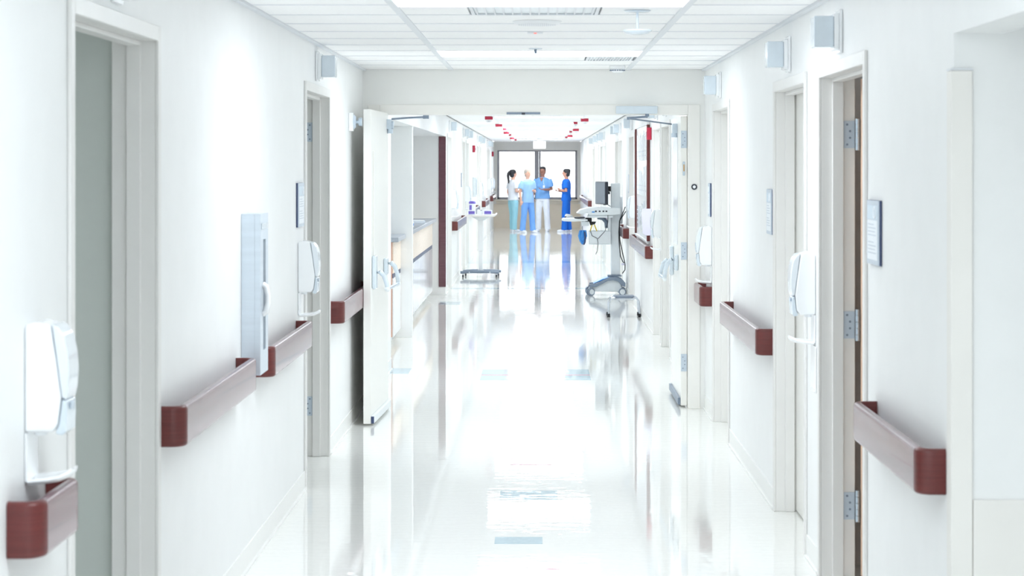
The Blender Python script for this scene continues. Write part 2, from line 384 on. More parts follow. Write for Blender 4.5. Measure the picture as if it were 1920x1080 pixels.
# walls of the reception
struct(MB().box(-4, XL-T, 29.1, 29.22, 0, H).build('wall_reception_end', 'wall'), 'pale end wall of the reception alcove')
struct(MB().box(-3.99, -3.9, 18.4, 29.1, 0, 2.13).build('wall_reception_back', 'wall'))
mb = MB(); mb.box(XL-.02, -4, 21.85, 22.0, 0, 2.13)
struct(mb.build('wall_reception_wing', 'wall'), 'white wing wall between the two counters')
mb = MB(); mb.box(XL-T, -4, ALC[0], ALC[1], 2.132, 2.16); struct(mb.build('ceiling_reception', 'wall'))
# ------------------------------------------------------------------ double doorway
dd = sempty('door_22', 'wide double doorway with two open swing doors', (0, Y0, 0))
mb = MB()
for a, b in ((OL-.084, OL), (OR, OR+.084)): mb.box(a, b, -.014, -.0005, 0, OH+.07)
mb.box(OL, OR, -.014, -.0005, OH, OH+.07)
mb.box(OL-.03, OL, -.0005, .155, 0, OH+.03); mb.box(OR, OR+.03, -.0005, .155, 0, OH+.03); mb.box(OL, OR, -.0005, .155, OH, OH+.03)
mb.build('door_frame', 'beige', dd, .003)
mb = MB(); mb.cyl((1.112, -.0145, 1.58), (1.112, -.02, 1.58), .021, 20); ho = mb.build('door_contact', 'dark', dd)
mb = MB(); mb.cyl((1.112, -.0205, 1.58), (1.112, -.022, 1.58), .011, 16); mb.build('contact_centre', 'white', ho)
def exit_device(parent, y_latch, y_hinge, zl0=.905, zh0=.965):
    """crossbar exit device on a leaf whose face is x = 0, bar towards +x"""
    e = MB().box(.0005, .028, y_latch-.055, y_latch+.055, zl0, zl0+.225).build('latch_housing', 'lens', parent, .012, 3)
    h = MB().box(.0005, .028, y_hinge-.05, y_hinge+.05, zh0, zh0+.12).build('hinge_housing', 'lens', parent, .012, 3)
    for yy, z0 in ((y_latch, zl0+.11), (y_hinge, zh0+.08)):
        MB().tube([(.022, yy, z0), (.05, yy, z0+.005), (.075, yy, z0-.02), (.092, yy, z0-.07), (.098, yy, .915)], [.016, .017, .016, .015, .015], 10).build('lever_arm', 'lens', parent)
    MB().cyl((.098, y_latch, .905), (.098, y_hinge, .905), .012, 14).build('push_bar', 'steel', parent)
    mb = MB(); mb.ball((.098, y_latch, .905), .02, .02, .02); mb.build('bar_end', 'lgrey', parent)
    mb = MB(); mb.ball((.098, y_hinge, .905), .018, .018, .018); mb.build('bar_end', 'lgrey', parent)
# leaf swung towards the camera: leaf local x = 0 is its visible face, y from hinge (0) to -1.06
lt = thing('swing_door', 'white swing door leaf opened towards the camera, dark blue sweep tip at its foot', 'door', (-1.069, Y0+.03, 0), math.atan2(-.042, 1.06)+0)
LWD = 1.07
MB().box(-.052, 0, -LWD, -.02, .012, 2.107).build('door_leaf', 'leaf', lt, .004)
MB().box(.0005, .022, -LWD+.004, -.03, .016, .066).build('door_sweep', 'lgrey', lt, .004)
MB().box(.002, .02, -LWD-.004, -LWD+.0035, .016, .062).build('sweep_tip', 'navy', lt)
MB().box(.0005, .006, -LWD+.12, -LWD+.145, .9, 1.83).build('astragal', 'leaf', lt, .002)
exit_device(lt, -LWD+.10, -.28)
mb = MB(); mb.box(.0005, .03, -.12, -.03, 1.99, 2.06); mb.cyl((.03, -.075, 2.02), (.045, -.075, 2.02), .028, 16); mb.cyl((.02, -.075, 1.96), (.02, -.075, 1.99), .02, 12); mb.build('closer_bracket', 'bluegrey', lt)
mb = MB(); mb.tube([(.03, -.075, 2.062), (.15, -.05, 2.072), (.28, -.02, 2.078)], .007, 8); mb.box(.25, .29, -.035, .0, 2.066, 2.09); mb.build('closer_arm', 'grey', lt)
MB().box(-.062, -.0525, -LWD+.18, -LWD+.26, 1.96, 2.06).build('magnet_plate', 'steel', lt, .003)
# leaf swung away
rt = thing('swing_door', 'white swing door leaf opened away from the camera, with plated hinges', 'door', (1.022, Y0+.075, 0), PI)
# rotated by pi: local +x points to -X (corridor), local -y points to +Y (away)
MB().box(-.045, 0, -LWD, 0, .012, 2.085).build('door_leaf', 'leaf', rt, .004)
MB().box(.0005, .02, -LWD+.004, -.03, .016, .066).build('door_sweep', 'grey', rt, .004)
MB().box(.0005, .003, -LWD+.25, -LWD+.72, 1.15, 1.95).build('vision_panel', 'clear', rt)
exit_device(rt, -LWD+.22, -.30)
for z in (1.92, 1.12, .32):
    hg = MB().box(-.043, -.001, .0005, .005, z-.062, z+.062).build('hinge', 'bluegrey', rt)
    mb = MB()
    for a, b in ((-.015, .04), (-.015, -.04), (-.028, .013), (-.028, -.013)): mb.cyl((a, .005, z+b), (a, .0065, z+b), .004, 8)
    mb.build('screw', 'grey', hg)['kind'] = 'stuff'
mb = MB(); mb.box(-.03, -.014, .0005, .004, 1.66, 1.76); mb.build('latch_plate', 'steel', rt, .002)
mb = MB(); mb.box(-.026, -.018, .004, .009, 1.69, 1.74); mb.build('latch_bolt', 'brass', rt, .002)
mb = MB(); mb.box(.0005, .035, -.45, -.36, 1.97, 2.04); mb.cyl((.02, -.405, 1.94), (.02, -.405, 1.97), .024, 14); mb.build('closer_bracket', 'bluegrey', rt)
# closer on the frame head
ct = thing('door_closer', 'pale grey door closer box on the head of the double doorway', 'door closer', (.70, Y0-.016, 2.125))
MB().box(-.148, .148, -.055, 0, -.025, .03).build('closer_body', 'lens', ct, .005)
mb = MB(); mb.cyl((.075, -.03, -.026), (.075, -.03, -.045), .014); mb.tube([(.075, -.03, -.046), (-.055, .06, -.053)], .008, 8); mb.tube([(-.055, .06, -.056), (.275, .42, -.09)], .006, 8); mb.cyl((-.055, .06, -.065), (-.055, .06, -.045), .011, 10)
mb.build('closer_arm', 'grey', ct)
# the rod bracket under the header
sb = thing('door_stop_bracket', 'small dark latch strike under the middle of the doorway head', 'latch', (-.105, Y0-.016, 2.10))
MB().box(-.12, .12, -.004, -.0005, -.004, .012).build('strike_plate', 'grey', sb); MB().box(-.012, .012, -.012, -.0045, -.006, .008).build('strike_tongue', 'dark', sb)
# wall magnet
mt = thing('door_holder', 'door holding magnet on the wall behind the open swing door', 'door holder', (XL+.001, 14.33, 2.02))
MB().box(0, .03, -.045, .045, -.06, .06).build('magnet_box', 'white', mt, .004)
mb = MB(); mb.tube([(.0305, 0, 0), (.045, 0, 0)], [.05, .035], 20, side=(0, 1, 0)); mb.build('magnet_face', 'bluegrey', mt)
mb = MB(); mb.cyl((.045, 0, 0), (.062, 0, 0), .012); mb.tube([(.062, 0, 0), (.085, 0, 0)], [.026, .030], 20, side=(0, 1, 0)); mb.build('magnet_arm', 'steel', mt)
# ------------------------------------------------------------------ handrails
def wall_thing(name, label, cat, side, y, z, group=None, off=.001):
    """local +x points out of the wall"""
    return thing(name, label, cat, ((XL+off) if side < 0 else (XR-off), y, z), 0 if side < 0 else PI, group)
def rail_sweep(path, h=.135, t=.026):
    """path: list of ((x, y), (nx, ny)) ; profile rounded rectangle"""
    prof = []
    r = .012
    for cx, cz, a0 in ((-r, h/2-r, 0), (-t+.004, h/2-.004, 90), (-t+.004, -h/2+.004, 180), (-r, -h/2+r, 270)):
        rr = r if a0 in (0, 270) else .004
        for k in range(4):
            a = math.radians(a0+30*k); prof.append((cx+rr*math.cos(a), cz+rr*math.sin(a)))
    return [[(p[0]+nn[0]*u, p[1]+nn[1]*u, v) for u, v in prof] for p, nn in path]
def handrail(side, y0, y1, zc, label, dep=.086):
    L = y1-y0; t = wall_thing('handrail', label, 'handrail', side, (y0+y1)/2, zc, 'dark red wooden wall handrails')
    R = .05
    MB().loft(rail_sweep([((dep, -L/2+R+.002), (1, 0)), ((dep, L/2-R-.002), (1, 0))])).build('rail', 'rail', t, ang=50)
    for sg in (-1, 1):
        path = [((0, sg*L/2), (0, sg))]
        for k in range(9):
            a = PI/2*k/8
            path.append(((dep-R+R*math.sin(a), sg*(L/2-R+R*math.cos(a))), (math.sin(a), sg*math.cos(a))))
        MB().loft(rail_sweep(path)).build('end_cap', 'railcap', t, ang=50)
    for yy in (-L/2+.14, L/2-.14): MB().box(0, dep-.03, yy-.02, yy+.02, -.02, .02).build('bracket', 'grey', t)
    return t
handrail(-1, 5.09, 5.52, .868, 'short handrail below the nearest soap dispenser')
handrail(-1, 7.14, 8.98, .866, 'handrail between the nearest open doorway and the extinguisher cabinet')
handrail(-1, 9.55, 11.2, .862, 'handrail just beyond the extinguisher cabinet, below a soap dispenser')
handrail(-1, 13.0, 15.3, .848, 'handrail running behind the swing door that opens towards the camera')
handrail(1, 6.31, 7.62, .834, 'handrail beside the niche corner guard, below the nearest sign plaque')
handrail(1, 10.95, 13.2, .836, 'long handrail between the wood door pair and the doorway before the cross wall')
handrail(1, 14.78, 15.36, .836, 'short handrail below the soap dispenser beside the cross wall')
handrail(-1, 31.4, 35.3, .86, 'handrail just past the dark red corner guard, before the overbed table')
handrail(-1, 39.3, 43.5, .88, 'handrail on the far wall just behind the overbed table')
handrail(-1, 48.0, 52.0, .89, 'far handrail on the wall beside the woman in the white top, nearer stretch')
handrail(-1, 56.0, 60.0, .89, 'far handrail on the wall with the overbed table, last before the window')
handrail(1, 22.35, 26.2, .836, 'handrail below the framed notice board')
handrail(1, 28.2, 30.2, .85, 'handrail behind the column of the computer cart')
handrail(1, 33.5, 37.6, .86, 'handrail on the wall hidden behind the computer cart monitor')
handrail(1, 48.0, 57.5, .9, 'far handrail on the wall beside the person in deep blue scrubs')
# ------------------------------------------------------------------ soap dispensers
def dispenser_proto():
    t = wall_thing('soap_dispenser', 'x', 'dispenser', -1, 0, 0, 'white wall dispensers with drip trays')
    hs = [(0, .0), (0, .252), (.03, .262), (.068, .256), (.074, .25), (.09, .16), (.102, .085), (.094, .02), (.078, .0)]
    MB().ext(hs, 'y', -.062, .062).build('housing', 'white', t, .008, 3)
    cv = [(.0755, .2575), (.095, .248), (.112, .225), (.122, .185), (.125, .14), (.122, .1), (.1155, .075), (.1038, .084), (.0915, .161)]
    MB().ext(cv, 'y', -.06, .06).build('cover', 'clear', t, .006, 3)
    lv = [(.1045, .079), (.116, .0715), (.118, .04), (.115, .0), (.104, -.008), (.085, -.003), (.0955, .019)]
    MB().ext(lv, 'y', -.055, .055).build('push_lever', 'lens', t, .004, 3)
    MB().box(.1195, .1215, -.02, .02, .052, .068).build('logo_plate', 'bluegrey', t)
    MB().box(0, .006, -.062, .062, -.118, -.001).build('back_plate', 'white', t, .003)
    MB().cyl((.03, 0, -.0005), (.03, 0, -.012), .018).build('nozzle', 'white', t)
    rings = []
    for x, hw, z in ((.0065, .06, -.118), (.03, .06, -.116), (.06, .06, -.114), (.095, .056, -.109), (.118, .045, -.100), (.126, .036, -.094)):
        rings.append([(x, -hw, z), (x, -hw*.8, z-.008), (x, 0, z-.011), (x, hw*.8, z-.008), (x, hw, z), (x, hw*.9, z+.006), (x, 0, z+.0), (x, -hw*.9, z+.006)])
    MB().loft(rings).build('drip_tray', 'white', t)
    return t
dp = dispenser_proto(); dp.scale = (.86, 1, 1.03); first = [True]
def dispenser(side, y, z, label):
    o = dp if first[0] else copy_tree(dp); first[0] = False
    o.location = ((XL+.001) if side < 0 else (XR-.001), y, z); o.rotation_euler = (0, 0, 0 if side < 0 else PI); o['label'] = label
    return o
dispenser(-1, 5.33, 1.078, 'white soap dispenser with clear front above the short near handrail')
dispenser(-1, 11.33, 1.07, 'white soap dispenser beside the doorway with plated hinges past the extinguisher cabinet')
dispenser(1, 9.335, 1.09, 'white dispenser on the wall between the two nearest doorways of the niche wall')
dispenser(1, 14.88, 1.05, 'white dispenser on the wall right before the cross wall')
dispenser(1, 20.86, 1.045, 'white dispenser just beyond the swing door that opens away')
dispenser(1, 26.35, 1.1, 'white dispenser between the framed notice board and the computer cart')
dispenser(-1, 31.25, 1.12, 'white dispenser above the handrail past the dark red corner guard')
dispenser(-1, 37.12, 1.12, 'white dispenser on the wall just behind the overbed table canister')
dispenser(-1, 45.7, 1.13, 'far white dispenser on the overbed table wall, third from the window')
dispenser(-1, 53.98, 1.15, 'far white dispenser on the overbed table wall, second from the window')
dispenser(-1, 57.5, 1.15, 'far white dispenser on the overbed table wall, nearest to the window')
dispenser(1, 47.3, 1.15, 'far white dispenser just beyond the computer cart monitor')
pl = wall_thing('wall_plate', 'tall thin white splash plate below the dispenser between two doorways', 'wall plate', 1, 9.335, .87)
MB().box(0, .004, -.085, .085, -.115, .085).build('plate', 'white', pl, .002); MB().box(.0042, .006, -.07, .07, -.11, -.1).build('plate_lip', 'white', pl)
# ------------------------------------------------------------------ call lights above doors
def light_proto():
    t = wall_thing('call_light', 'x', 'signal light', -1, 0, 0, 'nurse call lights above the doors')
    MB().box(0, .012, -.07, .07, -.085, .085).build('back_plate', 'white', t, .004)
    MB().box(.0122, .032, -.06, .06, -.072, .07).build('lens_collar', 'white', t, .003)
    MB().box(.0325, .11, -.056, .056, -.062, .06).build('lens', 'lens', t, .006, 3)
    return t
lp = light_proto(); lfirst = [True]
def call_light(side, y, z, label):
    o = lp if lfirst[0] else copy_tree(lp); lfirst[0] = False
    o.location = ((XL+.001) if side < 0 else (XR-.001), y, z); o.rotation_euler = (0, 0, 0 if side < 0 else PI); o['label'] = label
call_light(-1, 6.40, 2.292, 'call light above the nearest doorway with grey interior')
call_light(-1, 12.22, 2.29, 'call light above the doorway past the extinguisher cabinet')
call_light(1, 8.52, 2.255, 'call light above the doorway with the wooden door leaf')
call_light(1, 10.25, 2.255, 'call light above the second doorway of the niche wall')
call_light(1, 14.12, 2.255, 'pale call light in the corner beside the cross wall')
for i, y in enumerate([30.4, 36.1, 38.1, 44.5, 46.9, 53.0, 55.0]): call_light(-1, y, 2.29, 'far call light on the overbed table wall, %s past the dark red corner guard' % ORD[i])
for i, y in enumerate([20.1, 21.6, 27.4, 31.1, 32.5, 38.6, 40.3, 43.0, 46.3]): call_light(1, y, 2.27, 'far call light on the computer cart wall, %s beyond the swing door' % ORD[i])
# ------------------------------------------------------------------ sign plaques
def plaque(side, y0, y1, z0, z1, label, detail=True):
    L = y1-y0; h = z1-z0
    t = wall_thing('sign_plaque', label, 'sign', side, (y0+y1)/2, (z0+z1)/2, 'blue grey door sign plaques')
    MB().box(0, .008, -L/2, L/2, -h/2, h/2).build('backing', 'navy', t)
    MB().box(.0082, .0125, -L/2+.001, L/2-.001, -h/2+.001, h/2-.001).build('face', 'bluegrey', t)
    ins = MB().box(.0127, .0135, -L/2+.02, L/2-.02, -h/2+.018, h/2-.07).build('insert', 'paper', t)
    if detail:
        for k in range(9):
            if k == 4: continue
            zz = h/2-.085-k*.0125
            MB().box(.0136, .0139, -L/2+.035, L/2-.035-(.06 if k in (0, 5) else (k*37 % 5)*.008), zz-.002, zz+.002).build('text_line', 'ink', ins)
    MB().box(.0127, .0132, -L/2+.02, L/2-.02, h/2-.066, h/2-.018).build('number_band', 'paleblue', t)
    mb = MB(); mb.tube([(.0136, (L/2-.07)+.022*math.cos(2*PI*k/20), h/2-.042+.019*math.sin(2*PI*k/20)) for k in range(20)], .004, 6, side=(1, 0, 0), closed=True)
    mb.build('emblem', 'paper', t)
    return t
plaque(-1, 11.19, 11.46, 1.41, 1.64, 'blue grey plaque above the soap dispenser past the extinguisher cabinet')
plaque(1, 7.49, 7.75, 1.38, 1.607, 'blue grey plaque with white text sheet above the near handrail', True)
plaque(1, 10.93, 11.16, 1.38, 1.61, 'blue grey plaque above the near end of the long handrail')
plaque(1, 14.86, 15.0, 1.38, 1.61, 'narrow blue grey plaque beside the cross wall corner')
plaque(-1, 35.1, 35.4, 1.39, 1.62, 'far blue grey plaque on the overbed table wall', False)
plaque(1, 28.1, 28.35, 1.38, 1.62, 'far blue grey plaque nearest to the computer cart column', False)
plaque(1, 26.45, 26.68, 1.45, 1.66, 'far blue grey plaque between the notice board and a doorway', False)
# ------------------------------------------------------------------ fire extinguisher cabinet
cb = wall_thing('extinguisher_cabinet', 'brushed metal fire extinguisher cabinet between two handrails', 'cabinet', -1, 9.25, .845)
mb = MB(); cw = .13; ch = .68
mb.box(0, .004, -cw, cw, 0, ch); mb.box(.004, .056, -cw, -cw+.004, 0, ch); mb.box(.004, .056, cw-.004, cw, 0, ch); mb.box(.004, .056, -cw+.004, cw-.004, 0, .004); mb.box(.004, .056, -cw+.004, cw-.004, ch-.004, ch)
mb.build('cabinet_box', 'alu', cb)
mb = MB(); sl0, sl1, sz0, sz1 = -.035, .05, .10, .57
mb.box(.0565, .080, -cw, sl0, 0, ch); mb.box(.0565, .080, sl1, cw, 0, ch); mb.box(.0565, .080, sl0, sl1, 0, sz0); mb.box(.0565, .080, sl0, sl1, sz1, ch)
dr = mb.build('cabinet_door', 'alu', cb)
MB().box(.066, .069, sl0+.0005, sl1-.0005, sz0+.0005, sz1-.0005).build('door_pane', 'glass', dr)
MB().tube([(.079, -.055, .255), (.094, -.055, .265), (.102, -.055, .30), (.102, -.055, .335), (.094, -.055, .37), (.079, -.055, .38)], [.014, .014, .012, .012, .014, .014], 12).build('door_pull', 'white', dr)
mb = MB(); mb.box(.0805, .083, -cw+.03, cw-.03, .615, .64); mb.build('door_label', 'lens', dr)
ex = wall_thing('fire_extinguisher', 'slim red fire extinguisher inside the brushed metal cabinet', 'extinguisher', -1, 9.255, .851)
mb = MB(); mb.tube([(.031, 0, z) for z in (0, .01, .36, .40, .425)], [.020, .024, .024, .018, .009], 18); mb.build('cylinder', 'red', ex)
mb = MB(); mb.cyl((.031, 0, .4255), (.031, 0, .45), .009); mb.box(.022, .04, -.05, .012, .4505, .462); mb.box(.024, .038, -.055, .01, .475, .484); mb.build('valve', 'dark', ex)
MB().tube([(.031, .01, .44), (.031, .032, .42), (.031, .034, .3), (.031, .033, .15)], .005, 8).build('hose', 'black', ex)
MB().tube([(.031, 0, .12), (.031, 0, .25)], .0246, 18).build('instruction_band', 'paper', ex)
# ------------------------------------------------------------------ ceiling fittings
cg = thing('ceiling_speaker', 'round slotted diffuser on the ceiling behind the nearest light', 'speaker', (-.005, 10.33, H))
mb = MB(); mb.tube([(0, 0, -.001), (0, 0, -.010), (0, 0, -.016)], [.118, .112, .10], 32); mb.build('rim', 'lampframe', cg)
for k in range(18):
    x = -.085+k*.01; hw = math.sqrt(.09**2-x*x) if abs(x) < .09 else .01
    MB().box(x-.003, x+.003, -hw, hw, -.0185, -.0165).build('slot', 'tee', cg)
hd = thing('sprinkler', 'sprinkler with a wide pale disc hanging on a rod by the long tee', 'sprinkler', (.44, 9.6, H))
mb = MB(); mb.tube([(0, 0, -.002), (0, 0, -.008)], [.06, .052], 28); mb.build('ceiling_rose', 'lens', hd)
MB().cyl((0, 0, -.0085), (0, 0, -.088), .0055).build('rod', 'lens', hd)
mb = MB(); mb.tube([(0, 0, -.087), (0, 0, -.092), (0, 0, -.103), (0, 0, -.108)], [.062, .066, .05, .02], 28); mb.build('disc', 'lens', hd)
sp = thing('sprinkler', 'small sprinkler head at the middle of the ceiling before the light', 'sprinkler', (-.015, 12.70, H))
mb = MB(); mb.tube([(0, 0, -.001), (0, 0, -.006)], [.04, .034], 20); mb.build('ceiling_rose', 'lens', sp); MB().cyl((0, 0, -.0065), (0, 0, -.03), .008).build('sprinkler_head', 'grey', sp)
ri = thing('ceiling_sensor', 'flat ceiling sensor with a red indicator dot', 'sensor', (-.015, 11.15, H))
MB().box(-.04, .04, -.06, .06, -.006, -.0035).build('sensor_plate', 'tee', ri, .001); MB().ball((.0, -.03, -.008), .008, .008, .004).build('indicator', 'redled', ri)
sd = thing('smoke_detector', 'white slotted smoke detector on the ceiling near the cross wall', 'smoke detector', (.545, 14.9, H))
mb = MB(); mb.tube([(0, 0, -.001), (0, 0, -.02)], [.056, .054], 28); mb.build('detector_base', 'white', sd)
mb = MB(); mb.tube([(0, 0, -.0205), (0, 0, -.038), (0, 0, -.048)], [.05, .044, .03], 28); dc = mb.build('detector_cap', 'white', sd)
for k in range(9):
    a = 2*PI*k/18-PI+.17
    MB().box(.049*math.cos(a)-.005, .049*math.cos(a)+.005, .049*math.sin(a)-.003, .049*math.sin(a)+.003, -.036, -.028).build('slot', 'grey', dc)
# red topped ceiling strobes
def strobe_proto():
    t = thing('alarm_strobe', 'x', 'alarm', (0, 0, H), 0, 'red topped alarm strobes on the far ceiling')
    MB().box(-.055, .055, -.03, .03, -.046, -.002).build('strobe_base', 'red', t, .003)
    mb = MB(); mb.tube([(0, 0, -.0465), (0, 0, -.07), (0, 0, -.088)], [(.046, .028), (.040, .025), (.02, .015)], 24); d = mb.build('strobe_dome', 'white', t)
    mb = MB()
    for x in (-.012, .002, .014): mb.box(x-.003, x+.003, -.031, -.028, -.07, -.064)
    mb.build('sensor_dot', 'navy', d)['kind'] = 'stuff'
    return t
stp = strobe_proto()
pos = [(-.68, 29.9), (-.64, 35.2), (-.60, 39.0), (-.63, 43.0), (-.60, 46.4), (-.62, 51.5), (-.57, 55.0), (.67, 31.2), (.58, 33.6), (.69, 39.6), (.63, 42.0), (.70, 47.6), (.65, 50.0)]
for i, (x, y) in enumerate(pos):
    o = stp if i == 0 else copy_tree(stp); o.location = (x, y, H)
    o['label'] = 'red topped ceiling strobe, %s along the %s' % (ORD[i if i < 7 else i-7], 'overbed table side' if i < 7 else 'computer cart side')
    if (x, y) in ((-.60, 39.0), (-.60, 46.4), (-.57, 55.0), (.58, 33.6), (.63, 42.0), (.65, 50.0)): o.scale = (.55, .8, .8)
# exit sign
es = thing('exit_sign', 'pale glowing EXIT sign hanging from the ceiling before the far window', 'sign', (.035, 54.5, 2.27))
MB().box(-.155, .155, -.03, .03, -.095, .09).build('sign_box', 'exit', es, .004)
MB().box(-.06, .06, -.03, .03, .0905, .147).build('canopy', 'white', es)
def text_mesh(txt, size, name, m, parent, loc, rot):
    cu = bpy.data.curves.new(name, 'FONT'); cu.body = txt; cu.size = size; cu.extrude = .002; cu.align_x = 'CENTER'; cu.align_y = 'CENTER'; cu.resolution_u = 3
    t = bpy.data.objects.new('tmp', cu); C.objects.link(t)
    me = bpy.data.meshes.new_from_object(t.evaluated_get(bpy.context.evaluated_depsgraph_get())); bpy.data.objects.remove(t)
    me.materials.clear(); me.materials.append(M[m]); o = bpy.data.objects.new(name, me); C.objects.link(o); o.parent = parent; o.location = loc; o.rotation_euler = rot
    return o
text_mesh('EXIT', .13, 'lettering', 'exitred', es, (0, -.033, 0), (PI/2, 0, 0))
# red wall alarms
def wall_alarm(side, y, z, label):
    t = wall_thing('wall_alarm', label, 'alarm', side, y, z, 'red wall mounted fire alarms')
    MB().box(0, .05, -.05, .05, -.065, .065).build('alarm_body', 'red', t, .005); MB().box(.0505, .065, -.03, .03, -.03, .02).build('strobe_lens', 'clear', t, .003)
wall_alarm(1, 22.75, 2.07, 'red fire alarm box beside the framed notice board')
wall_alarm(-1, 41.3, 2.06, 'red fire alarm box high above the overbed table')
wall_alarm(-1, 58.5, 2.06, 'red fire alarm box nearest to the far window')
# ------------------------------------------------------------------ notice board
nb = wall_thing('notice_board', 'tall framed notice board covered in papers beside a red alarm', 'notice board', 1, 24.45, .93)
nl, nh = 1.4, 1.24
mb = MB(); mb.box(0, .012, -nl, nl, 0, nh); mb.build('board', 'white', nb)
for a_, b_ in ((-nl-.03, -nl-.0005), (nl+.0005, nl+.03)): MB().box(.0005, .035, a_, b_, 0, nh).build('frame_stile', 'railcap', nb, .003)
for a_, b_ in ((-.03, -.0005), (nh+.0005, nh+.03)): MB().box(.0005, .03, -nl, nl, a_, b_).build('frame_rail', 'lampframe', nb, .003)
rnd = random.Random(3)
for i in range(7):
    for j in range(3):
        y = -nl+.12+i*.38; z = .08+j*.39
        m = ['paper', 'lens', 'paper', 'bluegrey', 'lilac'][rnd.randrange(5)] if j == 0 else 'paper'
        wv, hv = .2+rnd.random()*.1, .24+rnd.random()*.1
        p = MB().box(.0125, .014, y, y+wv, z, z+hv).build('notice_sheet', m, nb)
        for k in range(4 if j == 0 else 2): MB().box(.0142, .0146, y+.03, y+wv-.04, z+.05+k*.05, z+.062+k*.05).build('text_line', 'ink', p)
# lilac glove box holder
gb = wall_thing('glove_box_holder', 'pale lilac glove box holder between the white dispenser and the notice board', 'holder', 1, 22.80, 1.08)
MB().ext([(0, -.08), (0, .2), (.085, .2), (.10, .15), (.085, -.06), (.06, -.08)], 'y', -.07, .07).build('holder_body', 'lilac', gb, .006)
MB().box(.02, .06, -.0715, -.0705, .02, .1).build('holder_opening', 'grey', gb)
# slim wall cabinet far
wc = wall_thing('wall_panel', 'slim grey wall unit below the red alarm above the overbed table', 'wall unit', -1, 41.6, 1.33)
MB().box(0, .06, -.12, .12, -.19, .19).build('unit_body', 'lgrey', wc, .006); MB().box(.0605, .075, -.1, .1, -.15, .15).build('unit_cover', 'alu', wc, .006)
# ------------------------------------------------------------------ reception counters
def counter(y0, y1, label, zt):
    t = thing('reception_counter', label, 'counter', (0, 0, 0))
    xf = -1.385
    MB().box(-2.0, xf-.07, y0+.02, y1, .0, .09).build('toe_kick', 'lgrey', t)
    MB().box(-2.0, xf-.012, y0+.012, y1, .091, zt-.045).build('carcass', 'laminate', t)
    MB().box(-2.02, xf-.012, y0, y0+.0115, .091, zt-.045).build('end_panel', 'laminate2', t)
    nP = max(1, round((y1-y0)/1.0)); st = (y1-y0-.02)/nP
    for k in range(nP):
        a = y0+.012+k*st
        MB().box(xf-.0115, xf, a, a+st-.006, .7, zt-.046).build('upper_panel', 'laminate', t, .002)
        MB().box(xf-.0115, xf, a, a+st-.006, .091, .655).build('lower_panel', 'gloss', t, .002)
    MB().box(xf-.0118, xf-.006, y0+.012, y1, .656, .699).build('reveal_strip', 'navy', t)
    MB().box(-2.05, xf+.05, y0-.03, y1, zt-.044, zt).build('worktop', 'stone', t, .006)
    return t
counter(20.72, 21.845, 'short reception counter end with rosy wood panel before the wing wall', 1.045)
counter(22.04, 28.4, 'long reception counter with glossy white lower panels beyond the wing wall', 1.045)
bd = thing('binder', 'white binder lying on the long reception counter', 'binder', (-1.47, 25.9, 1.0455), .1)
MB().box(-.11, .11, -.15, .15, 0, .035).build('cover', 'paper', bd, .003); MB().box(.1105, .113, -.13, .13, .008, .028).build('spine_label', 'bluegrey', bd)
pt = thing('paper_tray', 'clear document stand on the reception counter beside the wing wall', 'tray', (-1.45, 22.9, 1.0455), 0)
mb = MB(); mb.ext([(-.09, 0), (.09, 0), (.09, .006), (-.075, .006), (-.02, .13), (-.028, .133)], 'y', -.12, .12); mb.build('stand', 'clear', pt)
MB().box(-.02, .08, -.1, .1, .0065, .02).build('paper_stack', 'paper', pt)
ms = thing('counter_item', 'small blue and white box on the long reception counter', 'box', (-1.45, 24.3, 1.0455))
MB().box(-.05, .05, -.07, .07, 0, .06).build('carton', 'paper', ms, .003); MB().box(.0502, .052, -.06, .06, .015, .04).build('carton_stripe', 'blue', ms)
# ------------------------------------------------------------------ overbed table with supplies
ob = thing('overbed_table', 'white overbed table on a grey H shaped base by the wall', 'table', (-.90, 33.9, 0))
mb = MB(); mb.box(-.23, .23, -.36, .36, .945, .972); mb.build('table_top', 'beige', ob, .01, 3)
mb = MB(); mb.tube([(.23, -.35, .966), (.245, -.2, .985), (.245, .2, .985), (.23, .35, .966)], .012, 8); mb.build('top_rim', 'white', ob)
mb = MB(); mb.ext([(-.15, .9445), (.17, .9445), (.05, .88), (-.04, .88)], 'y', -.05, .05); mb.build('top_support', 'lgrey', ob, .004)
MB().box(-.04, .04, -.03, .03, .40, .879).build('column_sleeve', 'white', ob, .006); MB().box(-.03, .03, -.022, .022, .10, .399).build('column', 'white', ob, .005)
for yy, sx in ((-.2, -.01), (.2, .02)):
    o = MB().tube([(-.30+sx, yy, .075), (-.15+sx, yy, .085), (.15+sx, yy, .085), (.30+sx, yy, .075)], [(.022, .035)]*4, 12, side=(0, 0, 1)).build('base_bar', 'grey', ob)
    for x in (-.26+sx, .26+sx):
        c = MB().cyl((x-.012, yy, .02), (x+.012, yy, .02), .019).build('caster', 'dark', ob)
        MB().box(x-.006, x+.006, yy-.006, yy+.006, .04, .06).build('caster_fork', 'steel', c)
    for x in (-.16+sx, .16+sx): MB().cyl((x, yy-.0365, .08), (x, yy-.034, .08), .008).build('bolt', 'white', o)
MB().box(-.05, .05, -.2, .2, .06, .105).build('base_cross_bar', 'grey', ob, .015, 3)
cn = thing('wipes_canister', 'white wipes canister with purple lid on the overbed table', 'canister', (-1.03, 33.85, .973))
MB().tube([(0, 0, .0), (0, 0, .17)], .052, 24).build('canister_body', 'paper', cn); MB().tube([(0, 0, .171), (0, 0, .195), (0, 0, .21)], [.054, .054, .04], 24).build('lid', 'purple', cn)
mb = MB(); mb.add([(.0535*math.cos(a), .0535*math.sin(a), z) for z in (.05, .15) for a in [math.radians(215+k*8) for k in range(7)]], [(k, k+1, k+8, k+7) for k in range(6)]); mb.build('canister_print', 'purple', cn)
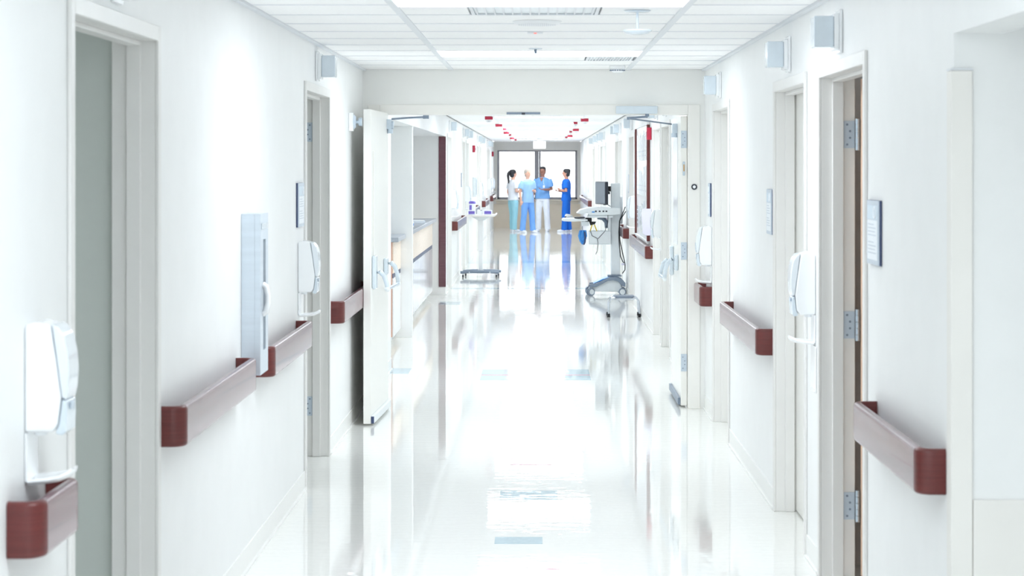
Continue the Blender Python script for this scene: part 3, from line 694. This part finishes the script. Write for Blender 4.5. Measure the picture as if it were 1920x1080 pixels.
def carton(x, y, l, label):
    t = thing('supply_box', label, 'box', (x, y, .973)); MB().box(-l/2, l/2, -.06, .06, 0, .072).build('carton', 'paper', t, .002)
    MB().box(-l/2+.01, l/2-.015, -.0612, -.0602, .014, .058).build('carton_print', 'purple', t); MB().box(-l/2+.03, l/2-.03, -.03, .03, .0722, .0735).build('carton_slot', 'lilac', t)
carton(-1.03, 33.66, .12, 'purple and white supply box in front of the wipes canister'); carton(-.78, 33.7, .13, 'purple and white supply box at the outer end of the overbed table')
for i, (x, y, hh, lb) in enumerate([(-.93, 33.75, .10, 'small white pump bottle beside the wipes canister'), (-.885, 33.72, .075, 'small white jar in the middle of the overbed table')]):
    t = thing('bottle', lb, 'bottle', (x, y, .973)); MB().tube([(0, 0, 0), (0, 0, hh*.7), (0, 0, hh*.85)], [.022, .022, .009], 16).build('bottle_body', 'white', t); MB().cyl((0, 0, hh*.851), (0, 0, hh), .012).build('bottle_cap', 'grey', t)
# ------------------------------------------------------------------ computer cart
ca = thing('computer_cart', 'pale grey computer cart with monitor and keyboard tray by the wall', 'cart', (0, 29.1, 0))
prof = [(.72, .055), (1.10, .05), (1.12, .10), (1.10, .19), (1.03, .225), (.93, .22), (.84, .17), (.72, .125)]
MB().ext(prof, 'y', -.17, .17).build('base_housing', 'lgrey', ca, .012, 3)
arc = [(.69, .155), (.78, .165), (.86, .2), (.94, .243), (1.04, .25), (1.12, .22), (1.165, .17), (1.165, .115), (1.12, .13), (1.07, .19), (1.0, .205), (.93, .2), (.85, .155), (.77, .115), (.69, .11)]
for y in (-.215, .175): MB().ext(arc, 'y', y, y+.04).build('base_fender', 'grey', ca, .008, 3)
MB().ext([(.74, .16), (.86, .205), (.96, .25), (.86, .22), (.76, .172)], 'y', -.17, .17).build('base_accent', 'blue', ca)
mb = MB(); mb.box(.93, 1.12, -.12, .12, .25, .268); mb.build('column_foot', 'grey', ca, .006)
def caster(x, y, ang):
    d = Vector((math.cos(ang), math.sin(ang), 0)); nrm = Vector((-d.y, d.x, 0)); p = Vector((x, y, .052))
    o = MB().tube([p+nrm*.01, p+nrm*.03], .05, 22, side=(0, 0, 1)).tube([p-nrm*.03, p-nrm*.01], .05, 22, side=(0, 0, 1)).build('caster', 'grey', ca)
    MB().tube([p+nrm*.0305, p+nrm*.033], .036, 20, side=(0, 0, 1)).tube([p-nrm*.033, p-nrm*.0305], .036, 20, side=(0, 0, 1)).build('hub_cap', 'lgrey', o)
    MB().tube([p+Vector((0, 0, .0)), p+Vector((0, 0, .07))], .009, 10).build('caster_stem', 'grey', o)
caster(.70, -.20, .55); caster(.69, .20, .9); caster(1.125, -.20, .0); caster(1.125, .20, .3)
MB().box(.975, 1.10, -.05, .05, .2685, 1.50).build('column', 'lgrey', ca, .012, 3)
MB().box(1.045, 1.14, .06, .13, .95, 1.32).build('cable_cover', 'white', ca, .02, 3)
# work surface: sculpted box with front lip
ws = [(.51, 1.10), (.56, 1.145), (.66, 1.172), (.80, 1.18), (1.0, 1.172), (1.10, 1.17), (1.10, 1.085), (1.0, 1.075), (.68, 1.075), (.66, 1.11), (.58, 1.085)]
sf = MB().ext(ws, 'y', -.24, .24).build('work_surface', 'lgrey', ca, .012, 3)
for x in (.77, .82, .87, .91): MB().box(x-.012, x+.012, -.2435, -.2405, 1.118, 1.137).build('slot', 'dark', sf)
MB().box(.715, .755, -.2435, -.2405, 1.11, 1.125).build('label_strip', 'blue', sf)
MB().box(.665, 1.0, -.2, .2, 1.04, 1.074).build('drawer', 'lgrey', ca, .008)
MB().tube([(.80, 0, 1.045), (.87, 0, 1.03), (.915, 0, .98), (.925, 0, .90)], [(.05, .03)]*4, 10, side=(0, 1, 0)).build('support_arm', 'grey', ca)
mb = MB(); mb.box(.935, .974, -.10, .10, .85, 1.075); mb.build('column_bracket', 'lgrey', ca, .006)
kt = MB().ext([(.315, 1.005), (.33, 1.03), (.45, 1.032), (.66, 1.018), (.66, 1.0), (.45, .99), (.34, .995)], 'y', -.26, .26).build('keyboard_tray', 'lgrey', ca, .004)
MB().box(.485, .625, -.21, .12, 1.0325, 1.048).build('keyboard', 'dark', kt, .004)
MB().box(.635, .72, -.06, .06, .985, 1.036).build('tray_slide', 'black', ca, .004)
MB().ext([(.685, .984), (.78, .984), (.76, .95), (.70, .935)], 'y', -.05, .05).build('tray_lock', 'black', ca)
MB().box(.58, .68, -.12, .02, .93, .988).build('scanner_cup', 'lgrey', ca, .01)
bs = MB(); bs.box(.68, .965, -.16, .16, .68, .69); bs.box(.68, .69, -.16, .16, .69, .86); bs.box(.955, .965, -.16, .16, .69, .86); bs.box(.69, .955, -.16, -.15, .69, .86); bs.box(.69, .955, .15, .16, .69, .86)
bs.build('basket', 'lgrey', ca, .004)
for dx in (0, 1): MB().tube([(.725+dx*.03, -.04, .945), (.70+dx*.085, -.05, .865), (.70+dx*.085, -.05, .80)], .008, 8).build('yellow_strap', 'yellow', ca)
MB().tube([(.70, -.17, .86), (.72, -.175, .80), (.79, -.175, .765), (.80, -.175, .70), (.79, -.17, .6), (.77, -.17, .55)], .004, 6).build('cable', 'dark', ca)
MB().tube([(.93, -.245, 1.075), (.93, -.245, .98), (.89, -.23, .86), (.80, -.18, .76)], .004, 6).build('cable', 'dark', ca)
MB().tube([(1.175, .1, 1.18), (1.15, .05, 1.12), (1.09, -.08, .99), (1.082, -.08, .85), (1.085, -.075, .72), (1.105, -.056, .52), (1.135, -.056, .45), (1.16, -.05, .42)], .0065, 8).build('power_cable', 'black', ca)
MB().tube([(1.178, .02, 1.12), (1.092, -.095, 1.0), (1.088, -.095, .86), (1.095, -.09, .74), (1.125, -.056, .6), (1.165, -.06, .42), (1.165, -.06, .34), (1.13, -.05, .29)], .0065, 8).build('power_cable', 'black', ca)
MB().box(1.115, 1.16, -.075, -.05, .40, .43).build('cable_clip', 'lilac', ca, .004)
# monitor
mo = bpy.data.objects.new('monitor', None); C.objects.link(mo); mo.parent = ca; mo.location = (.845, -.05, 1.37); mo.rotation_euler = (0, 0, -math.radians(73))
MB().box(-.21, .21, -.012, .03, -.152, .152).build('monitor_shell', 'dark', mo, .006)
MB().box(-.20, .20, -.0150, -.0125, -.142, .142).build('screen', 'screen', mo)
MB().box(-.1, .1, .0305, .05, -.09, .09).build('monitor_back', 'dark', mo, .006)
mb = MB(); mb.box(-.035, .035, .0505, .075, -.035, .035); mb.tube([(0, .075, 0), (0, .12, 0)], .018, 12, side=(1, 0, 0)); mb.build('monitor_mount', 'black', mo)
mb = MB(); mb.box(.94, .974, -.04, .04, 1.39, 1.46); mb.box(.925, .945, -.02, .03, 1.36, 1.45); mb.build('mount_block', 'black', ca)
MB().tube([(.86, 0, 1.235), (.88, -.02, 1.21), (.93, -.03, 1.215), (.97, -.055, 1.19)], .005, 6).build('monitor_cable', 'dark', ca)
sc_ = thing('barcode_scanner', 'white hand scanner lying on the keyboard tray of the cart', 'scanner', (.40, 28.93, 1.034), .9)
MB().tube([(-.05, 0, .02), (-.03, 0, .035), (.03, 0, .032), (.09, 0, .015)], [(.02, .016), (.03, .024), (.024, .02), (.016, .012)], 12, side=(0, 1, 0)).build('scanner_body', 'white', sc_); MB().cyl((-.056, 0, .022), (-.0505, 0, .02), .012).build('scanner_window', 'dark', sc_)
bg = thing('blood_pressure_cuff', 'crumpled blue cuff hanging below the keyboard tray of the cart', 'cuff', (.595, 29.0, .68))
rn = random.Random(5)
mb = MB()
for k in range(5):
    mb.tube([(-.03+.017*k, rn.uniform(-.03, .03), .19), (-.04+.02*k, rn.uniform(-.03, .03), .12), (-.025+.012*k, rn.uniform(-.02, .02), .05), (.0+.008*k, 0, .0+.01*k)], [.012, .022, .018, .008], 8)
mb.build('cuff', 'blue', bg)
MB().tube([(.03, -.03, .17), (.035, -.04, .09), (.03, -.04, .03), (.015, -.03, .0)], .011, 8).build('hose', 'navy', bg)
MB().tube([(.0, 0, .19), (-.005, 0, .23), (.0, -.0, .248)], .004, 6).build('hook_cord', 'grey', bg)
# ------------------------------------------------------------------ step stool
st = thing('step_stool', 'low chrome step stool with grey tread and black feet', 'stool', (1.0, 24.95, 0))
MB().box(-.135, .105, -.15, .15, .212, .24).build('tread', 'grey', st, .008)
MB().box(-.135, .105, -.152, -.1505, .195, .215).build('tread_edge', 'chrome', st)
for sx in (-1, 1):
    cx = -.015
    for y, lean in ((-.155, 0), (.13, -.012 if sx < 0 else .0)):
        pts = [(cx+sx*.10, y, .222)]+[(cx+sx*(.11+.06*math.sin(a)), y, .162+.06*math.cos(a)) for a in [PI/2*k/6 for k in range(7)]]+[(cx+sx*.178, y, .03)]
        l = MB().tube(pts, .0115, 10, side=(0, 1, 0)).build('leg', 'chrome', st)
        MB().tube([(cx+sx*.1775, y, .0), (cx+sx*.1775, y, .04)], [.019, .015], 14).build('rubber_foot', 'black', l)
# ------------------------------------------------------------------ people
def skin_mat(n, c): return mat(n, c, .5, var=.04, scale=(30, 30, 30))
def cloth_mat(n, c): return mat(n, c, .85, var=.06, scale=(9, 9, 5), bump=.006, bscale=(10, 10, 5))
def lerp(a, b, t): return Vector(a)*(1-t)+Vector(b)*t
def remesh(o, vox, smooth=4):
    r = o.modifiers.new('remesh', 'REMESH'); r.mode = 'VOXEL'; r.voxel_size = vox; r.use_smooth_shade = True
    s = o.modifiers.new('smooth', 'SMOOTH'); s.factor = .5; s.iterations = smooth
def person(label, x, y, rz, hgt, skin, top, pants, shoe, hairc, arms, hair='short', feet=((-.10, 0, 0), (.10, 0, 0)), extra=None, hem=.80, build=1.0):
    p = thing('person', label, 'person', (x, y, 0), rz, 'staff in scrubs talking by the window')
    k = hgt/1.7; p.scale = (k, k, k)
    B = MB(); bw = build
    # torso, neck, head
    B.tube([(0, 0, z) for z in (.84, .93, 1.05, 1.17, 1.28, 1.37, 1.415)], [(.13*bw, .09), (.16*bw, .105), (.135*bw, .09), (.15*bw, .1), (.165*bw, .105), (.15*bw, .08), (.07, .06)], 20)
    B.tube([(0, .012, 1.38), (0, .005, 1.45), (0, -.005, 1.53)], [.062, .054, .052], 16)
    B.tube([(0, -.035, 1.475), (0, -.03, 1.495), (0, -.018, 1.53), (0, -.006, 1.57), (0, .0, 1.61), (0, .005, 1.645), (0, .005, 1.675), (0, .005, 1.692)],
           [(.03, .035), (.048, .05), (.062, .078), (.07, .092), (.074, .097), (.070, .092), (.052, .07), (.02, .03)], 20)
    B.tube([(0, -.098, 1.60), (0, -.118, 1.57), (0, -.105, 1.553)], [(.009, .008), (.014, .012), (.012, .008)], 8)
    for s in (-1, 1): B.ball((s*.074, .01, 1.575), .010, .018, .03, 10, 8)
    B.ball((0, -.10, 1.527), .024, .012, .010, 10, 8)
    # legs
    for (fx, fy, fz), s in zip(feet, (-1, 1)):
        kx = (fx+s*.095)/2
        B.tube([(s*.085, 0, .92), (s*.09, 0, .82), (kx, fy*.45-.012, .48), (lerp((kx, fy*.45, .48), (fx, fy+.01, .09), .35)), (fx, fy+.015, .09), (fx, fy+.01, .03)], [.085, .085, .056, .056, .038, .04], 16)
    # arms and hands
    for s, (el, wr, hd_) in zip((-1, 1), arms):
        sh = Vector((s*.165*bw, .005, 1.355)); el = Vector(el); wr = Vector(wr); hd_ = Vector(hd_).normalized()
        B.tube([sh, lerp(sh, el, .4), el, lerp(el, wr, .3), wr], [.05, .046, .038, .037, .026], 14)
        sd_ = hd_.cross(Vector((0, 1, .15)) if abs(hd_.z) > .6 else Vector((0, 0, 1))).normalized(); nn = hd_.cross(sd_)
        B.tube([wr, wr+hd_*.04, wr+hd_*.085], [(.024, .018), (.040, .016), (.040, .013)], 12, side=sd_)
        for q, ln in zip((-.030, -.010, .010, .030), (.06, .072, .067, .052)):
            b0 = wr+hd_*.075+sd_*q; B.tube([b0, b0+hd_*ln*.5-nn*.006, b0+hd_*ln*.85-nn*.024, b0+hd_*ln-nn*.036], [.0095, .009, .0085, .006], 8)
        b0 = wr+hd_*.03+sd_*.032; B.tube([b0, b0+sd_*.022+hd_*.025, b0+sd_*.024+hd_*.055-nn*.012], [.012, .010, .007], 8)
    bo = B.build('body', skin, p); remesh(bo, .007, 3)
    # face details
    for s in (-1, 1):
        MB().ball((s*.030, -.090, 1.592), .011, .006, .006, 8, 6).build('eye', 'dark', p)
    # top
    Tm = MB()
    Tm.tube([(0, 0, z) for z in (hem, .9, 1.05, 1.17, 1.28, 1.36, 1.405, 1.425)], [(.185*bw, .135), (.182*bw, .135), (.165*bw, .12), (.175*bw, .125), (.188*bw, .128), (.185*bw, .112), (.125, .09), (.078, .070)], 24)
    for s, (el, wr, hd_) in zip((-1, 1), arms):
        sh = Vector((s*.165*bw, .005, 1.36)); e = lerp(sh, el, .72)
        Tm.tube([sh-Vector((s*.02, 0, 0)), lerp(sh, e, .4), e], [.076, .076, .076], 16)
    to = Tm.build('scrub_top', top, p); remesh(to, .011, 3)
    # trousers
    Pm = MB()
    Pm.tube([(0, 0, z) for z in (.80, .86, .98)], [(.15, .11), (.165, .12), (.158, .112)], 20)
    for (fx, fy, fz), s in zip(feet, (-1, 1)):
        kx = (fx+s*.095)/2
        Pm.tube([(s*.082, 0, .90), (s*.09, 0, .78), (kx, fy*.45-.01, .48), (lerp((kx, fy*.45, .48), (fx, fy+.01, .06), .5)), (fx, fy+.005, .055)], [.088, .098, .078, .076, .078], 18)
    po = Pm.build('trousers', pants, p); remesh(po, .011, 3)
    # shoes
    for (fx, fy, fz), s in zip(feet, (-1, 1)):
        so = MB().tube([(fx, fy+.075, .04), (fx, fy+.06, .045), (fx, fy, .045), (fx+s*.005, fy-.09, .035), (fx+s*.01, fy-.155, .028), (fx+s*.01, fy-.18, .025)], [(.02, .03), (.034, .044), (.038, .044), (.045, .034), (.036, .027), (.012, .016)], 16).build('shoe', shoe, p)
        MB().tube([(fx, fy+.075, .008), (fx, fy, .008), (fx+s*.01, fy-.17, .008)], [(.034, .008), (.04, .008), (.036, .008)], 14).build('sole', 'white', so)
    # hair
    Hm = MB()
    Hm.tube([(0, .055, 1.49), (0, .045, 1.53), (0, .03, 1.58), (0, .02, 1.625), (0, .012, 1.66), (0, .01, 1.69), (0, .01, 1.706)], [(.05, .035), (.072, .06), (.082, .085), (.084, .104), (.08, .104), (.064, .082), (.025, .035)], 20)
    ho = Hm.build('hair', hairc, p)
    if hair == 'tail':
        MB().tube([(0, .08, 1.65), (0, .13, 1.635), (.0, .162, 1.585), (0, .165, 1.52), (0, .155, 1.45), (0, .15, 1.38), (0, .15, 1.32)], [.025, .034, .038, .038, .034, .028, .010], 12).build('ponytail', hairc, ho)
    if extra: extra(p)
    return p
sk1 = skin_mat('skin_light', (226, 176, 152)); sk2 = skin_mat('skin_brown', (166, 116, 96)); sk3 = skin_mat('skin_medium', (206, 150, 126))
hair_d = mat('dark_hair', (40, 40, 44), .5, var=.2, scale=(60, 60, 10)); hair_g = mat('pale_hair', (176, 166, 156), .5, var=.1, scale=(60, 60, 10))
white_c = cloth_mat('white_scrub', (236, 238, 240)); teal_c = cloth_mat('teal_scrub', (160, 214, 224)); lb_c = cloth_mat('light_blue_scrub', (158, 198, 238)); mb_c = cloth_mat('mid_blue_scrub', (122, 172, 226)); lb2_c = cloth_mat('sky_blue_trousers', (120, 172, 236)); rb_c = cloth_mat('deep_blue_scrub', (16, 104, 206)); sh_c = mat('white_shoe', (238, 240, 242), .5, var=.02)
hang = lambda s: ((s*.245, .02, 1.10), (s*.25, -.05, .87), (s*.02, -.15, -1))
bent = lambda s: ((s*.235, .03, 1.10), (s*.09, -.22, 1.10), (-s*.8, -.45, .1))
def badge(p):
    b = MB().box(.045, .095, -.150, -.146, 1.14, 1.21).build('badge', 'paper', p); MB().tube([(.07, -.1485, 1.205), (.06, -.142, 1.3), (.05, -.115, 1.38)], .004, 6).build('lanyard', 'paper', b)
    MB().ext([(-.055, 1.415), (.055, 1.415), (0, 1.31)], 'y', -.135, -.118).build('neckline', sk2, p)
    MB().box(-.10, -.02, -.1465, -.1445, 1.18, 1.26).build('chest_pocket', mb_c, p)
person('person in white top and teal trousers with a dark ponytail, turned away', -.66, 57.3, math.radians(122), 1.64, sk1, white_c, teal_c, sh_c, hair_d, (bent(-1), hang(1)), 'tail', ((-.085, .02, 0), (.085, -.04, 0)), hem=.86)
person('person in light blue scrubs standing second from the ponytail side, arm hanging', -.27, 56.3, math.radians(35), 1.66, sk1, lb_c, lb2_c, sh_c, hair_g, (hang(-1), bent(1)), 'short', ((-.13, .05, 0), (.13, -.06, 0)), hem=.80)
person('person in blue top and white trousers holding one hand before the chest', .12, 57.4, math.radians(-14), 1.72, sk2, mb_c, white_c, sh_c, hair_d, (hang(-1), bent(1)), 'short', ((-.12, .0, 0), (.13, .02, 0)), extra=badge, hem=.86, build=1.1)
person('person in deep blue scrubs standing alone before the window pane, arms folded', .74, 57.0, math.radians(-100), 1.66, sk3, rb_c, rb_c, sh_c, hair_d, (bent(-1), ((.235, .03, 1.10), (.03, -.19, 1.14), (-.9, -.25, .1))), 'short', ((-.09, .06, 0), (.09, -.05, 0)), hem=.84)
